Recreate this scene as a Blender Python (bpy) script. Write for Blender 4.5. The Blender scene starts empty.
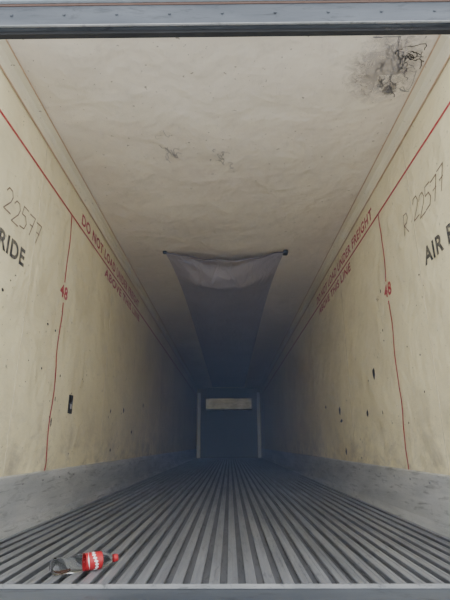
import bpy, bmesh, math, random
from mathutils import Vector, Matrix
random.seed(4)
S=bpy.context.scene
XW=1.205; Y0=1.85; Y1=17.55; ZC=2.508; KZ=0.30; REDZ=2.195
PI=math.pi

# ---------------- helpers ----------------
def empty(name,parent=None):
    o=bpy.data.objects.new(name,None); S.collection.objects.link(o)
    if parent: o.parent=parent
    return o
def obj(name,bm,mat,parent=None,smooth=False):
    me=bpy.data.meshes.new(name); bm.normal_update(); bm.to_mesh(me); bm.free()
    o=bpy.data.objects.new(name,me); S.collection.objects.link(o)
    if mat: me.materials.append(mat)
    if parent: o.parent=parent
    if smooth:
        for p in me.polygons: p.use_smooth=True
    return o
def addbox(bm,x0,x1,y0,y1,z0,z1):
    vs=[bm.verts.new((x,y,z)) for x in (x0,x1) for y in (y0,y1) for z in (z0,z1)]
    for f in ((0,1,3,2),(4,6,7,5),(0,4,5,1),(2,3,7,6),(0,2,6,4),(1,5,7,3)):
        bm.faces.new([vs[i] for i in f])
def box(name,b,mat,parent=None,bev=0):
    bm=bmesh.new(); addbox(bm,*b)
    bmesh.ops.recalc_face_normals(bm,faces=bm.faces)
    if bev: bmesh.ops.bevel(bm,geom=bm.edges[:],offset=bev,segments=2,affect='EDGES')
    return obj(name,bm,mat,parent)
class NM:
    def __init__(s,name,rough=0.6,metal=0.0):
        s.m=bpy.data.materials.new(name); s.m.use_nodes=True
        s.t=s.m.node_tree; s.b=s.t.nodes['Principled BSDF']
        s.b.inputs['Roughness'].default_value=rough; s.b.inputs['Metallic'].default_value=metal
        s.co=s.t.nodes.new('ShaderNodeTexCoord')
    def n(s,k,**kw):
        x=s.t.nodes.new(k)
        for a,v in kw.items(): setattr(x,a,v)
        return x
    def l(s,a,b): s.t.links.new(a,b)
    def noise(s,scale,detail=4,map=(1,1,1),dist=0,rough=0.5,off=(0,0,0)):
        mp=s.n('ShaderNodeMapping'); mp.inputs['Scale'].default_value=map; mp.inputs['Location'].default_value=off
        s.l(s.co.outputs['Object'],mp.inputs['Vector'])
        t=s.n('ShaderNodeTexNoise'); t.inputs['Scale'].default_value=scale
        t.inputs['Detail'].default_value=detail; t.inputs['Distortion'].default_value=dist
        t.inputs['Roughness'].default_value=rough
        s.l(mp.outputs[0],t.inputs['Vector']); return t.outputs['Fac']
    def ramp(s,fac,stops):
        r=s.n('ShaderNodeValToRGB'); e=r.color_ramp.elements
        e[0].position=stops[0][0]; e[0].color=(*stops[0][1],1)
        e[1].position=stops[-1][0]; e[1].color=(*stops[-1][1],1)
        for p,c in stops[1:-1]:
            q=e.new(p); q.color=(*c,1)
        s.l(fac,r.inputs[0]); return r.outputs[0]
    def mix(s,a,b,fac,mode='MIX'):
        m=s.n('ShaderNodeMix',data_type='RGBA',blend_type=mode)
        for v,i in ((a,6),(b,7)):
            if isinstance(v,tuple): m.inputs[i].default_value=(*v,1)
            else: s.l(v,m.inputs[i])
        if isinstance(fac,(int,float)): m.inputs[0].default_value=fac
        else: s.l(fac,m.inputs[0])
        return m.outputs[2]
    def col(s,c):
        if isinstance(c,tuple): s.b.inputs['Base Color'].default_value=(*c,1)
        else: s.l(c,s.b.inputs['Base Color'])
    def bump(s,h,strength=0.3,dist=0.02,chain=None):
        b=s.n('ShaderNodeBump'); b.inputs['Strength'].default_value=strength; b.inputs['Distance'].default_value=dist
        s.l(h,b.inputs['Height'])
        if chain: s.l(chain,b.inputs['Normal'])
        s.l(b.outputs[0],s.b.inputs['Normal']); return b.outputs[0]
W3=(1,1,1);K3=(0,0,0)
def plain(name,c,rough=0.6,metal=0.0):
    m=NM(name,rough,metal); n=m.noise(25,3)
    m.col(m.mix(tuple(v*0.75 for v in c),tuple(min(1,v*1.15) for v in c),n)); return m.m
def faded(name,c,under,rough=0.6,amt=0.6):
    m=NM(name,rough); n=m.noise(30,6,(1,1,1),0.5,0.7)
    m.col(m.mix(c,under,m.ramp(n,[(0.42,K3),(0.66,(amt,)*3)]))); return m.m

def panelmat(name,base,stain,bumps=0.5,dirt=1.0,low=False):
    m=NM(name,0.5)
    big=m.noise(0.9,5); c=m.mix(tuple(v*0.90 for v in base),base,m.ramp(big,[(0.35,K3),(0.65,W3)]))
    st=m.noise(1.4,6,(1,1,1.3),0.2,0.55)
    c=m.mix(c,stain,m.ramp(st,[(0.48,K3),(0.80,(0.5*dirt,)*3)]))
    sm=m.noise(5.5,8,(1,0.8,1),0.3,0.7,(5,3,1))
    c=m.mix(c,tuple(v*0.58 for v in base),m.ramp(sm,[(0.55,K3),(0.80,(0.45*dirt,)*3)]))
    sp=m.noise(38,2); c=m.mix(c,(0.12,0.09,0.06),m.ramp(sp,[(0.71,K3),(0.735,(0.6,)*3)]))
    sc=m.noise(24,6,(1,0.35,2.0),0.4,0.75); c=m.mix(c,tuple(v*0.62 for v in base),m.ramp(sc,[(0.56,K3),(0.72,(0.4*dirt,)*3)]))
    if low:
        sx=m.n('ShaderNodeSeparateXYZ'); m.l(m.co.outputs['Object'],sx.inputs[0])
        mr=m.n('ShaderNodeMapRange'); mr.inputs[1].default_value=0.85; mr.inputs[2].default_value=0.3
        m.l(sx.outputs['Z'],mr.inputs[0])
        gr=m.noise(7,8,(1,0.6,1),0.4,0.75,(2,9,4))
        mu=m.n('ShaderNodeMath',operation='MULTIPLY'); m.l(mr.outputs[0],mu.inputs[0]); m.l(m.ramp(gr,[(0.44,K3),(0.66,(0.8,)*3)]),mu.inputs[1])
        c=m.mix(c,(0.38,0.34,0.26),mu.outputs[0])
    m.col(c)
    b=m.bump(m.noise(3.0,3,(1,1,1),0.3),bumps,0.07)
    b=m.bump(m.noise(10,3,(1,1,1),0.2),bumps*0.7,0.016,b)
    m.b.inputs['Specular IOR Level'].default_value=0.3
    return m.m
M_wall=panelmat('wall_frp',(0.87,0.785,0.515),(0.60,0.52,0.34),0.5,0.95,True)
M_ceil=panelmat('ceiling_frp',(0.86,0.79,0.675),(0.66,0.56,0.47),0.5,0.8)
M_cove=panelmat('cove_frp',(0.84,0.78,0.60),(0.60,0.50,0.38),0.2,0.7)

def metalmat(name,a,b,stretch,rough=0.45,metal=0.6,dk=0.7):
    m=NM(name,rough,metal)
    n1=m.noise(3,6,stretch,0.3,0.6); n2=m.noise(14,6,stretch,0.8,0.7)
    c=m.mix(a,b,m.ramp(n1,[(0.35,K3),(0.65,W3)]))
    c=m.mix(c,tuple(v*0.35 for v in a),m.ramp(n2,[(0.54,K3),(0.72,(dk,)*3)]))
    m.col(c); m.bump(n2,0.25,0.004); return m.m
M_floor=metalmat('worn_aluminium_floor',(0.20,0.208,0.225),(0.33,0.34,0.36),(3,0.35,1),0.42,0.4,0.7)
M_groove=metalmat('dark_groove',(0.13,0.135,0.147),(0.18,0.185,0.20),(3,0.5,1),0.8,0.1)  # darker metal colour for the base between the bars
M_kick=metalmat('scuff_plate',(0.46,0.475,0.47),(0.72,0.72,0.70),(1,0.35,2.5),0.38,0.35,0.85)
M_nose=metalmat('nosing_metal',(0.24,0.255,0.26),(0.38,0.38,0.38),(1,0.5,2.5),0.5,0.3,0.8)
M_steel=metalmat('galvanised_steel',(0.075,0.087,0.105),(0.12,0.135,0.155),(0.4,1,2),0.5,0.3)
M_dark=plain('dark_rubber',(0.03,0.032,0.036),0.7)
M_red=faded('red_paint',(0.44,0.03,0.045),(0.50,0.16,0.13),0.6,0.7)
M_black=faded('black_stencil_ink',(0.035,0.033,0.035),(0.28,0.25,0.19),0.7,0.8)
M_ink=faded('brown_marker_ink',(0.15,0.09,0.07),(0.4,0.32,0.24),0.7,0.7)
M_hole=plain('puncture_dark',(0.02,0.02,0.02),0.9)
M_scratch=plain('scratch_grey',(0.36,0.34,0.34),0.7)
M_tear=plain('tear_grey',(0.22,0.21,0.22),0.8)
M_orange=plain('sealant_brown',(0.60,0.42,0.28),0.6)
M_seam=plain('seam_line',(0.60,0.53,0.38))  # seam strips, a little darker than the wall panels

# ---------------- shell ----------------
def flatwall(name,x,side):
    return box(name,(min(x,x+side*0.06),max(x,x+side*0.06),Y0,Y1,-0.05,ZC+0.06),M_wall)
wl=flatwall('wall_left',-XW,-1); wr=flatwall('wall_right',XW,1)
ceil=box('ceiling',(-XW,XW,Y0,Y1,ZC,ZC+0.06),M_ceil)
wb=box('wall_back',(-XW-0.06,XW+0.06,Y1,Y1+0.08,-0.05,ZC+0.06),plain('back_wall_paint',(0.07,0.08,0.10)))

for nm,s in (('left',-1),('right',1)):
    bm=bmesh.new(); prof=[(XW,2.425),(XW-0.005,2.425),(XW-0.012,2.47),(XW-0.03,2.495),(XW-0.065,2.503),(XW-0.065,ZC),(XW,ZC)]
    a=[bm.verts.new((s*px,Y0,pz)) for px,pz in prof]; b=[bm.verts.new((s*px,Y1,pz)) for px,pz in prof]
    n=len(prof)
    for i in range(n): bm.faces.new((a[i],a[(i+1)%n],b[(i+1)%n],b[i]))
    bm.faces.new(a); bm.faces.new(b[::-1])
    bmesh.ops.recalc_face_normals(bm,faces=bm.faces)
    p=obj('trim_cove_'+nm,bm,M_cove)
    x=s*(XW-0.004)
    box('sealant_bead',(min(x,x-s*0.005),max(x,x-s*0.005),Y0,Y1,2.416,2.426),M_orange,p)
    box('sealant_edge',(min(s*(XW-0.065),s*(XW-0.071)),max(s*(XW-0.065),s*(XW-0.071)),Y0,Y1,2.501,2.507),M_orange,p)

for nm,s in (('left',-1),('right',1)):
    bm=bmesh.new(); prof=[(XW,KZ+0.01),(XW-0.012,KZ+0.002),(XW-0.016,KZ-0.03),(XW-0.016,0.05),(XW-0.028,0.0),(XW-0.03,-0.03),(XW,-0.03)]
    a=[bm.verts.new((s*px,Y0,pz)) for px,pz in prof]; b=[bm.verts.new((s*px,Y1,pz)) for px,pz in prof]
    n=len(prof)
    for i in range(n): bm.faces.new((a[i],a[(i+1)%n],b[(i+1)%n],b[i]))
    bm.faces.new(a); bm.faces.new(b[::-1])
    bmesh.ops.recalc_face_normals(bm,faces=bm.faces)
    p=obj('baseboard_'+nm,bm,M_kick)
    bm=bmesh.new(); y=Y0+0.1
    while y<Y1-0.2:
        m=Matrix.Translation((s*(XW-0.017),y,KZ-0.045))@Matrix.Rotation(PI/2,4,'Y')
        bmesh.ops.create_cone(bm,cap_ends=True,segments=10,radius1=0.007,radius2=0.005,depth=0.005,matrix=m); y+=0.3
    obj('rivets',bm,M_nose,p)

floor=empty('floor')
bm=bmesh.new(); NR=36; pit=2*XW/NR
for i in range(NR):
    c=-XW+pit*(i+0.5); h=0.0195
    prof=[(c-0.010,-0.028),(c-0.009,-0.008),(c-h,-0.006),(c-h,-0.002),(c-h+0.003,0),(c-0.006,0),(c-0.004,-0.0015),(c+0.004,-0.0015),(c+0.006,0),(c+h-0.003,0),(c+h,-0.002),(c+h,-0.006),(c+0.009,-0.008),(c+0.010,-0.028)]
    a=[bm.verts.new((x,Y0,z)) for x,z in prof]; b=[bm.verts.new((x,Y1,z)) for x,z in prof]
    for k in range(len(prof)-1): bm.faces.new((a[k],a[k+1],b[k+1],b[k]))
    bm.faces.new(a); bm.faces.new(b[::-1])
bmesh.ops.recalc_face_normals(bm,faces=bm.faces)
obj('t_bars',bm,M_floor,floor)
box('groove_base',(-XW,XW,Y0,Y1,-0.08,-0.026),M_groove,floor)

# ---------------- rear frame ----------------
rf=empty('door_frame')
box('header_face',(-XW-0.12,XW+0.12,Y0-0.05,Y0-0.002,2.525,2.70),M_steel,rf,0.004)
box('header_lip',(-XW-0.12,XW+0.12,Y0-0.062,Y0-0.05,2.525,2.536),M_nose,rf,0.003)
box('header_seal',(-XW-0.1,XW+0.1,Y0-0.03,Y0+0.0,2.506,2.524),M_dark,rf)
box('header_groove',(-XW-0.12,XW+0.12,Y0-0.054,Y0-0.05,2.672,2.685),plain('rust_line',(0.16,0.10,0.08)),rf)
box('header_rail',(-XW-0.12,XW+0.12,Y0-0.07,Y0-0.05,2.688,2.80),plain('painted_white_rail',(0.36,0.42,0.48)),rf,0.003)
bm=bmesh.new()
for i in range(9):
    x=-1.1+i*0.275
    bmesh.ops.create_cone(bm,cap_ends=True,segments=12,radius1=0.009,radius2=0.006,depth=0.006,matrix=Matrix.Translation((x,Y0-0.053,2.61))@Matrix.Rotation(PI/2,4,'X'))
obj('header_rivets',bm,M_steel,rf)
for nm,s in (('left',-1),('right',1)):
    a,b=sorted((s*(XW+0.0),s*(XW+0.12)))
    box('jamb_'+nm,(a,b,Y0-0.05,Y0-0.002,-0.25,2.52),M_steel,rf,0.004)
box('sill_plate',(-XW-0.12,XW+0.12,Y0-0.28,Y0-0.004,-0.06,-0.015),M_steel,rf,0.004)
box('sill_nosing',(-XW,XW,Y0-0.014,Y0-0.003,-0.014,0.000),M_nose,rf,0.002)
box('sill_beam',(-XW-0.12,XW+0.12,Y0-0.27,Y0-0.01,-0.25,-0.062),M_steel,rf)
for i in (0,6):
    x=-1.05+i*0.35
    box('dock_bumper_%d'%i,(x-0.05,x+0.05,Y0-0.33,Y0-0.282,-0.2,-0.07),M_dark,rf,0.005)

# ---------------- marks ----------------
EPS=0.0015
def wallpt(s,y,z,e=EPS): return Vector((s*(XW-e),y,z))
def ribbon(bm,pts,w,normal):
    for i in range(len(pts)-1):
        a,b=pts[i],pts[i+1]; d=(b-a)
        if d.length<1e-6: continue
        t=d.normalized(); n=t.cross(normal).normalized()*w/2; e=t*w*0.2
        vs=[bm.verts.new(p) for p in (a-e+n,a-e-n,b+e-n,b+e+n)]
        bm.faces.new(vs)
GL={'2':[[(0,.8),(.15,1),(.45,1),(.6,.75),(.5,.5),(0,0),(.65,.02)]],
'5':[[(.6,1),(.1,1),(.05,.6),(.4,.62),(.6,.35),(.45,.05),(0,0)]],
'7':[[(0,.95),(.6,1),(.25,0)],[(.15,.5),(.5,.52)]],
'R':[[(.05,0),(.1,1),(.5,.95),(.6,.7),(.45,.5),(.1,.48),(.6,0)]]}
def hand(name,s,y,z,h,text,parent,step=0.8,mat=None,w=0.008):
    bm=bmesh.new(); N=Vector((-s,0,0)); x=0
    for i,ch in enumerate(text):
        if ch!=' ':
            jz=random.uniform(-.12,.12)
            for st in GL[ch]:
                pts=[wallpt(s,y+(-s)*(x+px+pz*0.1)*h*0.9,z+(pz+jz)*h) for px,pz in st]
                ribbon(bm,pts,w,N)
        x+=step
    return obj(name,bm,mat or M_ink,parent)
def text(name,s,ya,yb,z,h,txt,mat,parent,off=0.03):
    cu=bpy.data.curves.new(name,'FONT'); cu.body=txt; cu.size=1; cu.space_character=1.12; cu.offset=off
    o=bpy.data.objects.new('tmp',cu); S.collection.objects.link(o)
    bpy.context.view_layer.update()
    me=bpy.data.meshes.new_from_object(o.evaluated_get(bpy.context.evaluated_depsgraph_get()))
    bpy.data.objects.remove(o)
    xs=[v.co.x for v in me.vertices]; ys=[v.co.y for v in me.vertices]
    x0,x1,y0,y1=min(xs),max(xs),min(ys),max(ys)
    for v in me.vertices:
        u=(v.co.x-x0)/(x1-x0); w=(v.co.y-y0)/(y1-y0)
        v.co=wallpt(s,ya+(yb-ya)*u,z+w*h)
    me.materials.clear(); me.materials.append(mat)
    m=bpy.data.objects.new(name,me); S.collection.objects.link(m); m.parent=parent
    return m
for nm,s,w in (('left',-1,wl),('right',1,wr)):
    N=Vector((-s,0,0))
    bm=bmesh.new(); ribbon(bm,[wallpt(s,Y0,REDZ),wallpt(s,Y1,REDZ)],0.018,N)
    obj('red_load_line',bm,M_red,w)
    yv=3.2; pts=[]; z=REDZ
    k=0
    while z>KZ+0.01:
        pts.append(wallpt(s,yv+0.012*math.sin(k*0.9+s)+random.uniform(-.005,.005),z)); z-=0.08; k+=1
    pts.append(wallpt(s,yv,KZ+0.012))
    up=[p for p in pts if p.z>1.62]; dn=[p for p in pts if p.z<1.50]
    bm=bmesh.new(); ribbon(bm,up,0.020,N); ribbon(bm,dn,0.020,N)
    obj('red_vertical_line',bm,M_red,w)
    d=-s
    text('number_marking',s,yv-d*0.075,yv+d*0.075,1.51,0.10,'48',M_red,w)
    if s<0:
        text('stencil_air_ride',s,1.90,2.52,1.485,0.11,'AIR RIDE',M_black,w,0.035)
        hand('marker_number',s,2.20,1.70,0.14,'22577',w)
        text('red_lettering_upper',s,3.42,5.9,2.235,0.10,'DO NOT LOAD UNDER FREIGHT',M_red,w)
        text('red_lettering_lower',s,4.2,6.0,2.07,0.09,'ABOVE THIS LINE',M_red,w)
    else:
        text('stencil_air_ride',s,2.54,1.92,1.485,0.11,'AIR RIDE',M_black,w,0.035)
        hand('marker_number',s,2.78,1.80,0.14,'R 22577',w,0.70)
        text('red_lettering_upper',s,5.8,3.35,2.235,0.10,'DO NOT LOAD UNDER FREIGHT',M_red,w)
        text('red_lettering_lower',s,5.7,4.1,2.07,0.09,'ABOVE THIS LINE',M_red,w)
def blob(bm,c,ry,rz,n=11):
    vs=[]
    for i in range(n):
        a=2*PI*i/n; r=random.uniform(.65,1.15)
        vs.append(bm.verts.new(c+Vector((0,math.cos(a)*ry*r,math.sin(a)*rz*r))))
    bm.faces.new(vs)
def marks(s,w,lst,seed):
    random.seed(seed)
    bm=bmesh.new()
    for y,z,ry,rz in lst: blob(bm,wallpt(s,y,z,0.002),ry,rz)
    for i in range(60):
        r=random.uniform(.003,.010)
        blob(bm,wallpt(s,random.uniform(2.0,9),random.uniform(0.4,1.5),0.002),r*random.uniform(.8,1.6),r,7)
    obj('puncture_marks',bm,M_hole,w)
marks(-1,wl,[(3.25,0.78,0.008,0.02),(3.3,0.95,0.01,0.012),(4.8,0.8,0.02,0.025),(5.4,0.85,0.03,0.03),(5.9,0.62,0.03,0.02),(4.9,0.42,0.025,0.02),(6.6,1.0,0.03,0.03),(3.22,0.62,0.012,0.03)],1)
marks(1,wr,[(3.72,1.02,0.03,0.055),(5.0,0.80,0.04,0.05),(4.95,0.70,0.06,0.018),(4.0,0.72,0.025,0.03),(4.85,0.40,0.03,0.035),(4.3,0.35,0.012,0.012),(3.35,1.6,0.01,0.015),(3.4,1.3,0.01,0.012),(5.7,0.9,0.03,0.02),(3.6,0.7,0.01,0.02)],2)
box('wall_slot',(-XW,-XW+0.008,3.53,3.61,0.70,0.84),M_hole,wl,0.002)
box('wall_slot_tab',(-XW+0.008,-XW+0.012,3.555,3.585,0.735,0.77),M_scratch,wl)
for nm,s,w in (('l',-1,wl),('r',1,wr)):
    for k in range(8):
        yy=2.62+k*1.9
        a,b=sorted((s*XW,s*(XW-0.0015)))
        box('panel_seam_%s_%d'%(nm,k),(a,b,yy,yy+0.003,KZ+0.01,2.42),M_seam,w)
def scribble(name,parent,fn,N,n,w,mat,seedv):
    random.seed(seedv); bm=bmesh.new(); pts=[]; a=random.random()*6; p=[0,0]
    for i in range(n):
        a+=random.uniform(-1.5,1.5); st=random.uniform(.03,.10)
        p=[max(-.5,min(.5,p[0]+math.cos(a)*st)),max(-.5,min(.5,p[1]+math.sin(a)*st))]
        if random.random()<0.14:
            if len(pts)>1: ribbon(bm,pts,w*random.uniform(.5,1.5),N)
            pts=[]
            p=[random.gauss(0,.22),random.gauss(0,.22)]
        pts.append(fn(*p))
    if len(pts)>1: ribbon(bm,pts,w,N)
    obj(name,bm,mat,parent)
def cfn(cx,cy,sx,sy,k=0.4): return lambda u,v: Vector((min(1.12,cx+u*sx+v*sy*k),max(Y0+0.01,cy+v*sy),ZC-0.002))
Z=Vector((0,0,-1))
def stain(name,cx,cy,rx,ry,col_,thr,amt=0.85,sc=11):
    m=NM(name,0.7); m.col(col_)
    gt=m.n('ShaderNodeTexGradient',gradient_type='SPHERICAL')
    mp=m.n('ShaderNodeMapping'); mp.inputs['Scale'].default_value=(1/rx,1/ry,1)
    m.l(m.co.outputs['Object'],mp.inputs['Vector']); m.l(mp.outputs[0],gt.inputs[0])
    nz=m.noise(sc,8,(1,1,1),1.2,0.75,(cx*3,cy,0))
    ad=m.n('ShaderNodeMath',operation='MULTIPLY'); m.l(gt.outputs['Fac'],ad.inputs[0]); m.l(nz,ad.inputs[1])
    m.l(m.ramp(ad.outputs[0],[(thr,K3),(thr+0.16,(amt,)*3)]),m.b.inputs['Alpha'])
    bm=bmesh.new(); vs=[bm.verts.new((a*rx,b*ry,0)) for a,b in ((-1,-1),(-1,1),(1,1),(1,-1))]
    bm.faces.new(vs); o=obj(name,bm,m.m,ceil); o.location=(cx,cy,ZC-0.001); return o
stain('ceiling_grime_a',0.92,2.08,0.34,0.44,(0.44,0.40,0.38),0.17,0.45,20)
stain('ceiling_grime_b',1.0,2.24,0.10,0.12,(0.22,0.21,0.21),0.26,0.7,24)
scribble('ceiling_tear',ceil,cfn(0.96,2.05,0.28,0.40,0.15),Z,340,0.0035,M_tear,3)
scribble('ceiling_tear_dark',ceil,cfn(1.04,1.98,0.18,0.20),Z,90,0.004,M_hole,13)
scribble('ceiling_tear_small',ceil,cfn(1.02,2.24,0.05,0.11),Z,90,0.005,M_tear,5)
scribble('ceiling_scratches_a',ceil,cfn(-0.40,2.80,0.17,0.32,0.1),Z,110,0.0036,M_scratch,8)
scribble('ceiling_scratches_b',ceil,cfn(-0.03,2.90,0.16,0.28,0.1),Z,100,0.0036,M_scratch,9)
scribble('wall_scribble',wr,lambda u,v: wallpt(1,3.45+u*.14,1.55+v*.08),Vector((-1,0,0)),30,0.004,M_ink,12)

# ---------------- air chute ----------------
m=NM('chute_fabric',0.9)
c=m.mix((0.38,0.35,0.40),(0.52,0.48,0.52),m.noise(2,6,(1,1,1),.5)); m.col(c)
m.b.inputs['Specular IOR Level'].default_value=0.1
m.bump(m.noise(4,3,(1.8,.6,1),1.2,0.5),0.6,0.05)
chute=empty('air_chute')
bm=bmesh.new(); NX=80; NY=180; g=[]
ya=4.62; yb=Y1-0.50
for j in range(NY+1):
    t=(j/NY)**2.0; y=ya+(yb-ya)*t; row=[]
    hw=0.66
    dist=y-ya
    lip=0.065
    hump=0.115*math.exp(-((dist-0.66)/0.36)**2)
    sag=lip*math.exp(-dist/2.5)+hump+0.010
    for i in range(NX+1):
        u=-1+2*i/NX
        x=u*hw*(1-0.12*(1-math.exp(-dist/0.8)))-0.015
        prof=(1-abs(u)**3)
        pr2=(1-abs(u)**1.8)
        wr_=0.010*math.exp(-dist/1.2)*math.sin(u*13+dist*4)*prof
        cr=0.012*math.exp(-dist/0.7)*math.sin(15*math.atan2(dist+0.05,1.02-abs(u)))*prof
        cz=0.004*math.exp(-((dist-0.4)/0.5)**2)*math.sin(dist*18+4*u*u+u*2)*prof
        z=ZC-0.014-((sag-hump)*pr2+hump*prof)-wr_-cr-cz
        z=max(2.305,min(z,ZC-0.004))
        yy=y+ (0.05*math.sin(u*3+1)*(1 if j==0 else 0.5))*(1-abs(u))
        row.append(bm.verts.new((x,yy,z)))
    g.append(row)
for j in range(NY):
    for i in range(NX): bm.faces.new((g[j][i],g[j][i+1],g[j+1][i+1],g[j+1][i]))
f=obj('fabric',bm,m.m,chute,True)
bm=bmesh.new(); me=f.data
pts=[me.vertices[i].co.copy() for i in range(NX+1)]
for i in range(NX):
    a,b=pts[i],pts[i+1]; d=b-a
    mt=Matrix.Translation((a+b)/2)@d.to_track_quat('Z','Y').to_matrix().to_4x4()
    bmesh.ops.create_cone(bm,cap_ends=True,segments=8,radius1=0.007,radius2=0.007,depth=d.length*1.15,matrix=mt)
obj('hem',bm,plain('hem_dark',(0.14,0.12,0.15)),chute,True)
box('clip_a',(0.63,0.68,ya-0.03,ya+0.06,ZC-0.035,ZC-0.0005),M_dark,chute,0.004)
box('clip_b',(-0.70,-0.66,ya-0.02,ya+0.03,ZC-0.022,ZC-0.0005),M_dark,chute,0.004)

# ---------------- bulkhead ----------------
bk=empty('front_bulkhead')
yb=Y1-0.30
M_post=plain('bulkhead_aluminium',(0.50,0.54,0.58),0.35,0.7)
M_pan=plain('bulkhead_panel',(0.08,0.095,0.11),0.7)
for s in (-1,1):
    a,b=sorted((s*(XW-0.05),s*(XW-0.16))); box('post_%s'%('l' if s<0 else 'r'),(a,b,yb-0.08,yb+0.02,0,2.30),M_post,bk,0.008)
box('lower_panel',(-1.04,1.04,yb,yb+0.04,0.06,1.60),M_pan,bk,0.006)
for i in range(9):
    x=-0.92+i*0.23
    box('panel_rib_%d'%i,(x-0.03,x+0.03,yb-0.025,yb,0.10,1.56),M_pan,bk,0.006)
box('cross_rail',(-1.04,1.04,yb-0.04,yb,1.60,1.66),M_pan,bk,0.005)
bm=bmesh.new()
prof=[(yb+0.28,2.10),(yb-0.14,2.09),(yb-0.15,2.07),(yb-0.125,1.71),(yb-0.11,1.69),(yb+0.28,1.67)]  # front face tilted down so it mirrors the bright door opening
a=[bm.verts.new((-0.84,y,z)) for y,z in prof]; b=[bm.verts.new((0.84,y,z)) for y,z in prof]
for i in range(6): bm.faces.new((a[i],a[(i+1)%6],b[(i+1)%6],b[i]))
bm.faces.new(a); bm.faces.new(b[::-1]); bmesh.ops.recalc_face_normals(bm,faces=bm.faces)
hm_=NM('housing_reflector',0.33,0.78); hn=hm_.noise(4,5,(1,1,2))  # metallic finish added to make the panel reflect daylight from the door
hm_.col(hm_.mix((0.28,0.30,0.31),(0.62,0.64,0.64),hm_.ramp(hn,[(0.35,K3),(0.62,W3)])))
obj('evaporator_housing',bm,hm_.m,bk)
M_slat=plain('slat_grey',(0.25,0.26,0.27))
for i in range(3):
    box('grille_slat_%d'%i,(-0.45,0.45,yb-0.165,yb-0.14,1.78+i*0.05,1.786+i*0.05),M_slat,bk)
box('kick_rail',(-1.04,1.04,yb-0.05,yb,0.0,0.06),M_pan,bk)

# ---------------- soda bottle ----------------
bt=empty('soda_bottle')
mg=NM('clear_pet',0.05); mg.col((0.95,0.97,0.98)); mg.b.inputs['Transmission Weight'].default_value=1.0; mg.b.inputs['IOR'].default_value=1.12
mg.b.inputs['Specular IOR Level'].default_value=1.0
mc=plain('cola_residue',(0.05,0.025,0.018),0.15)
mr=NM('red_label',0.4); mr.col((0.42,0.018,0.025))
mw=plain('label_white',(0.85,0.85,0.85),0.4)
prof=[(0,0.016),(0.004,0.024),(0.012,0.0305),(0.03,0.033),(0.055,0.0315),(0.075,0.0325),(0.100,0.033),(0.120,0.0325),(0.123,0.0315),(0.185,0.0315),(0.188,0.0325),(0.203,0.030),(0.215,0.024),(0.225,0.017),(0.230,0.013),(0.233,0.0155),(0.236,0.0155),(0.238,0.0115),(0.250,0.0115)]
def lathe(name,prof,mat,parent,n=36,crush=0.0,a0=0,a1=2*PI,cap=True):
    bm=bmesh.new(); rows=[]
    full=abs(a1-a0-2*PI)<1e-5
    for x,r in prof:
        row=[]
        for k in range(n if full else n+1):
            a=a0+(a1-a0)*k/n
            rr=r*(1-crush*0.35*math.exp(-((x-0.055)/0.03)**2)*max(0,math.sin(a))**2 +0.03*crush*math.sin(5*a+x*80))
            if x<0.02: rr*=1+0.06*math.cos(5*a)
            row.append(bm.verts.new((x,rr*math.cos(a),rr*math.sin(a))))
        rows.append(row)
    m_=len(rows[0])
    for j in range(len(rows)-1):
        for k in range(m_ if full else m_-1):
            bm.faces.new((rows[j][k],rows[j+1][k],rows[j+1][(k+1)%m_],rows[j][(k+1)%m_]))
    if cap and full: bm.faces.new(rows[0][::-1]); bm.faces.new(rows[-1])
    bmesh.ops.recalc_face_normals(bm,faces=bm.faces)
    return obj(name,bm,mat,parent,True)
lathe('bottle_body',prof,mg.m,bt,crush=1)
lathe('cola_residue',[(0.010,0.012),(0.02,0.024),(0.035,0.0275),(0.055,0.0255),(0.075,0.022)],mc,bt,a0=PI*1.35,a1=PI*1.65)
lathe('label',[(0.122,0.0326),(0.125,0.0332),(0.183,0.0332),(0.186,0.0326)],mr.m,bt,cap=False)
lathe('cap',[(0.235,0.0135),(0.236,0.0148),(0.251,0.0148),(0.253,0.0135),(0.2535,0.002)],mr.m,bt)
bm=bmesh.new()
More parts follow.
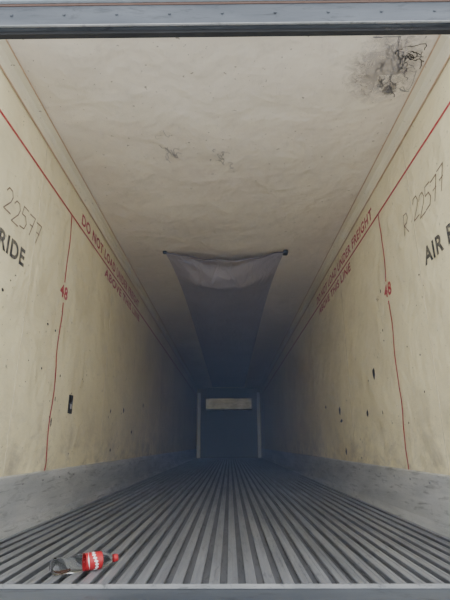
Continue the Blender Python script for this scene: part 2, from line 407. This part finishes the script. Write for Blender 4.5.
for rr_,(x0,amp,wd) in enumerate(((0.134,0.004,0.004),(0.158,0.006,0.016))):
    prev=None
    for k in range(97):
        a=2*PI*k/96
        w=wd*(0.6+0.4*math.sin(a*(3 if rr_==0 else 17)))
        xc=x0+amp*math.sin(a*2+rr_)
        r=0.0337
        p=(bm.verts.new((xc-w/2,r*math.cos(a),r*math.sin(a))),bm.verts.new((xc+w/2,r*math.cos(a),r*math.sin(a))))
        if prev: bm.faces.new((prev[0],prev[1],p[1],p[0]))
        prev=p
obj('label_swirl',bm,mw,bt)
bt.scale=(1.04,0.95,0.95)
bt.location=(-0.655,1.935,0.0332); bt.rotation_euler=(0.3,0,math.radians(34))

# ---------------- added blue haze volume ----------------
hz=box('haze_fill',(-XW+0.07,XW-0.07,Y0+0.05,Y1-0.50,0.085,2.295),None)  # added scatter volume: bluish veil that lifts the dark far end
hm=bpy.data.materials.new('haze_fill'); hm.use_nodes=True
t=hm.node_tree; t.nodes.remove(t.nodes['Principled BSDF'])
vs=t.nodes.new('ShaderNodeVolumeScatter'); vs.inputs['Color'].default_value=(0.46,0.60,1.0,1); vs.inputs['Density'].default_value=0.052; vs.inputs['Anisotropy'].default_value=0.0
t.links.new(vs.outputs[0],t.nodes['Material Output'].inputs['Volume'])
hz.data.materials.append(hm)

# ---------------- outside ----------------
gm=NM('pale_concrete_yard',0.9); gm.col(gm.mix((0.42,0.42,0.42),(0.55,0.54,0.52),gm.noise(3,8)))  # unseen pale concrete, added to bounce daylight up to the ceiling
gm.bump(gm.noise(40,4),0.3,0.01)
box('ground',(-30,30,-40,30,-1.35,-1.25),gm.m)
wd=bpy.data.worlds.new('World'); S.world=wd; wd.use_nodes=True
nt=wd.node_tree; bg=nt.nodes['Background']
bg.inputs[0].default_value=(0.94,0.965,1.0,1); bg.inputs[1].default_value=2.95

cd=bpy.data.cameras.new('camera'); cam=bpy.data.objects.new('camera',cd); S.collection.objects.link(cam)
cd.sensor_fit='VERTICAL'; cd.sensor_height=36; cd.lens=36*454/600; cd.clip_start=0.01
cam.matrix_world=Matrix.Translation((0.025,0,0.474))@Matrix.Rotation(math.radians(0.5),4,'Z')@Matrix.Rotation(math.radians(90+17.6),4,'X')@Matrix.Rotation(math.radians(-0.2),4,'Z')
S.camera=cam
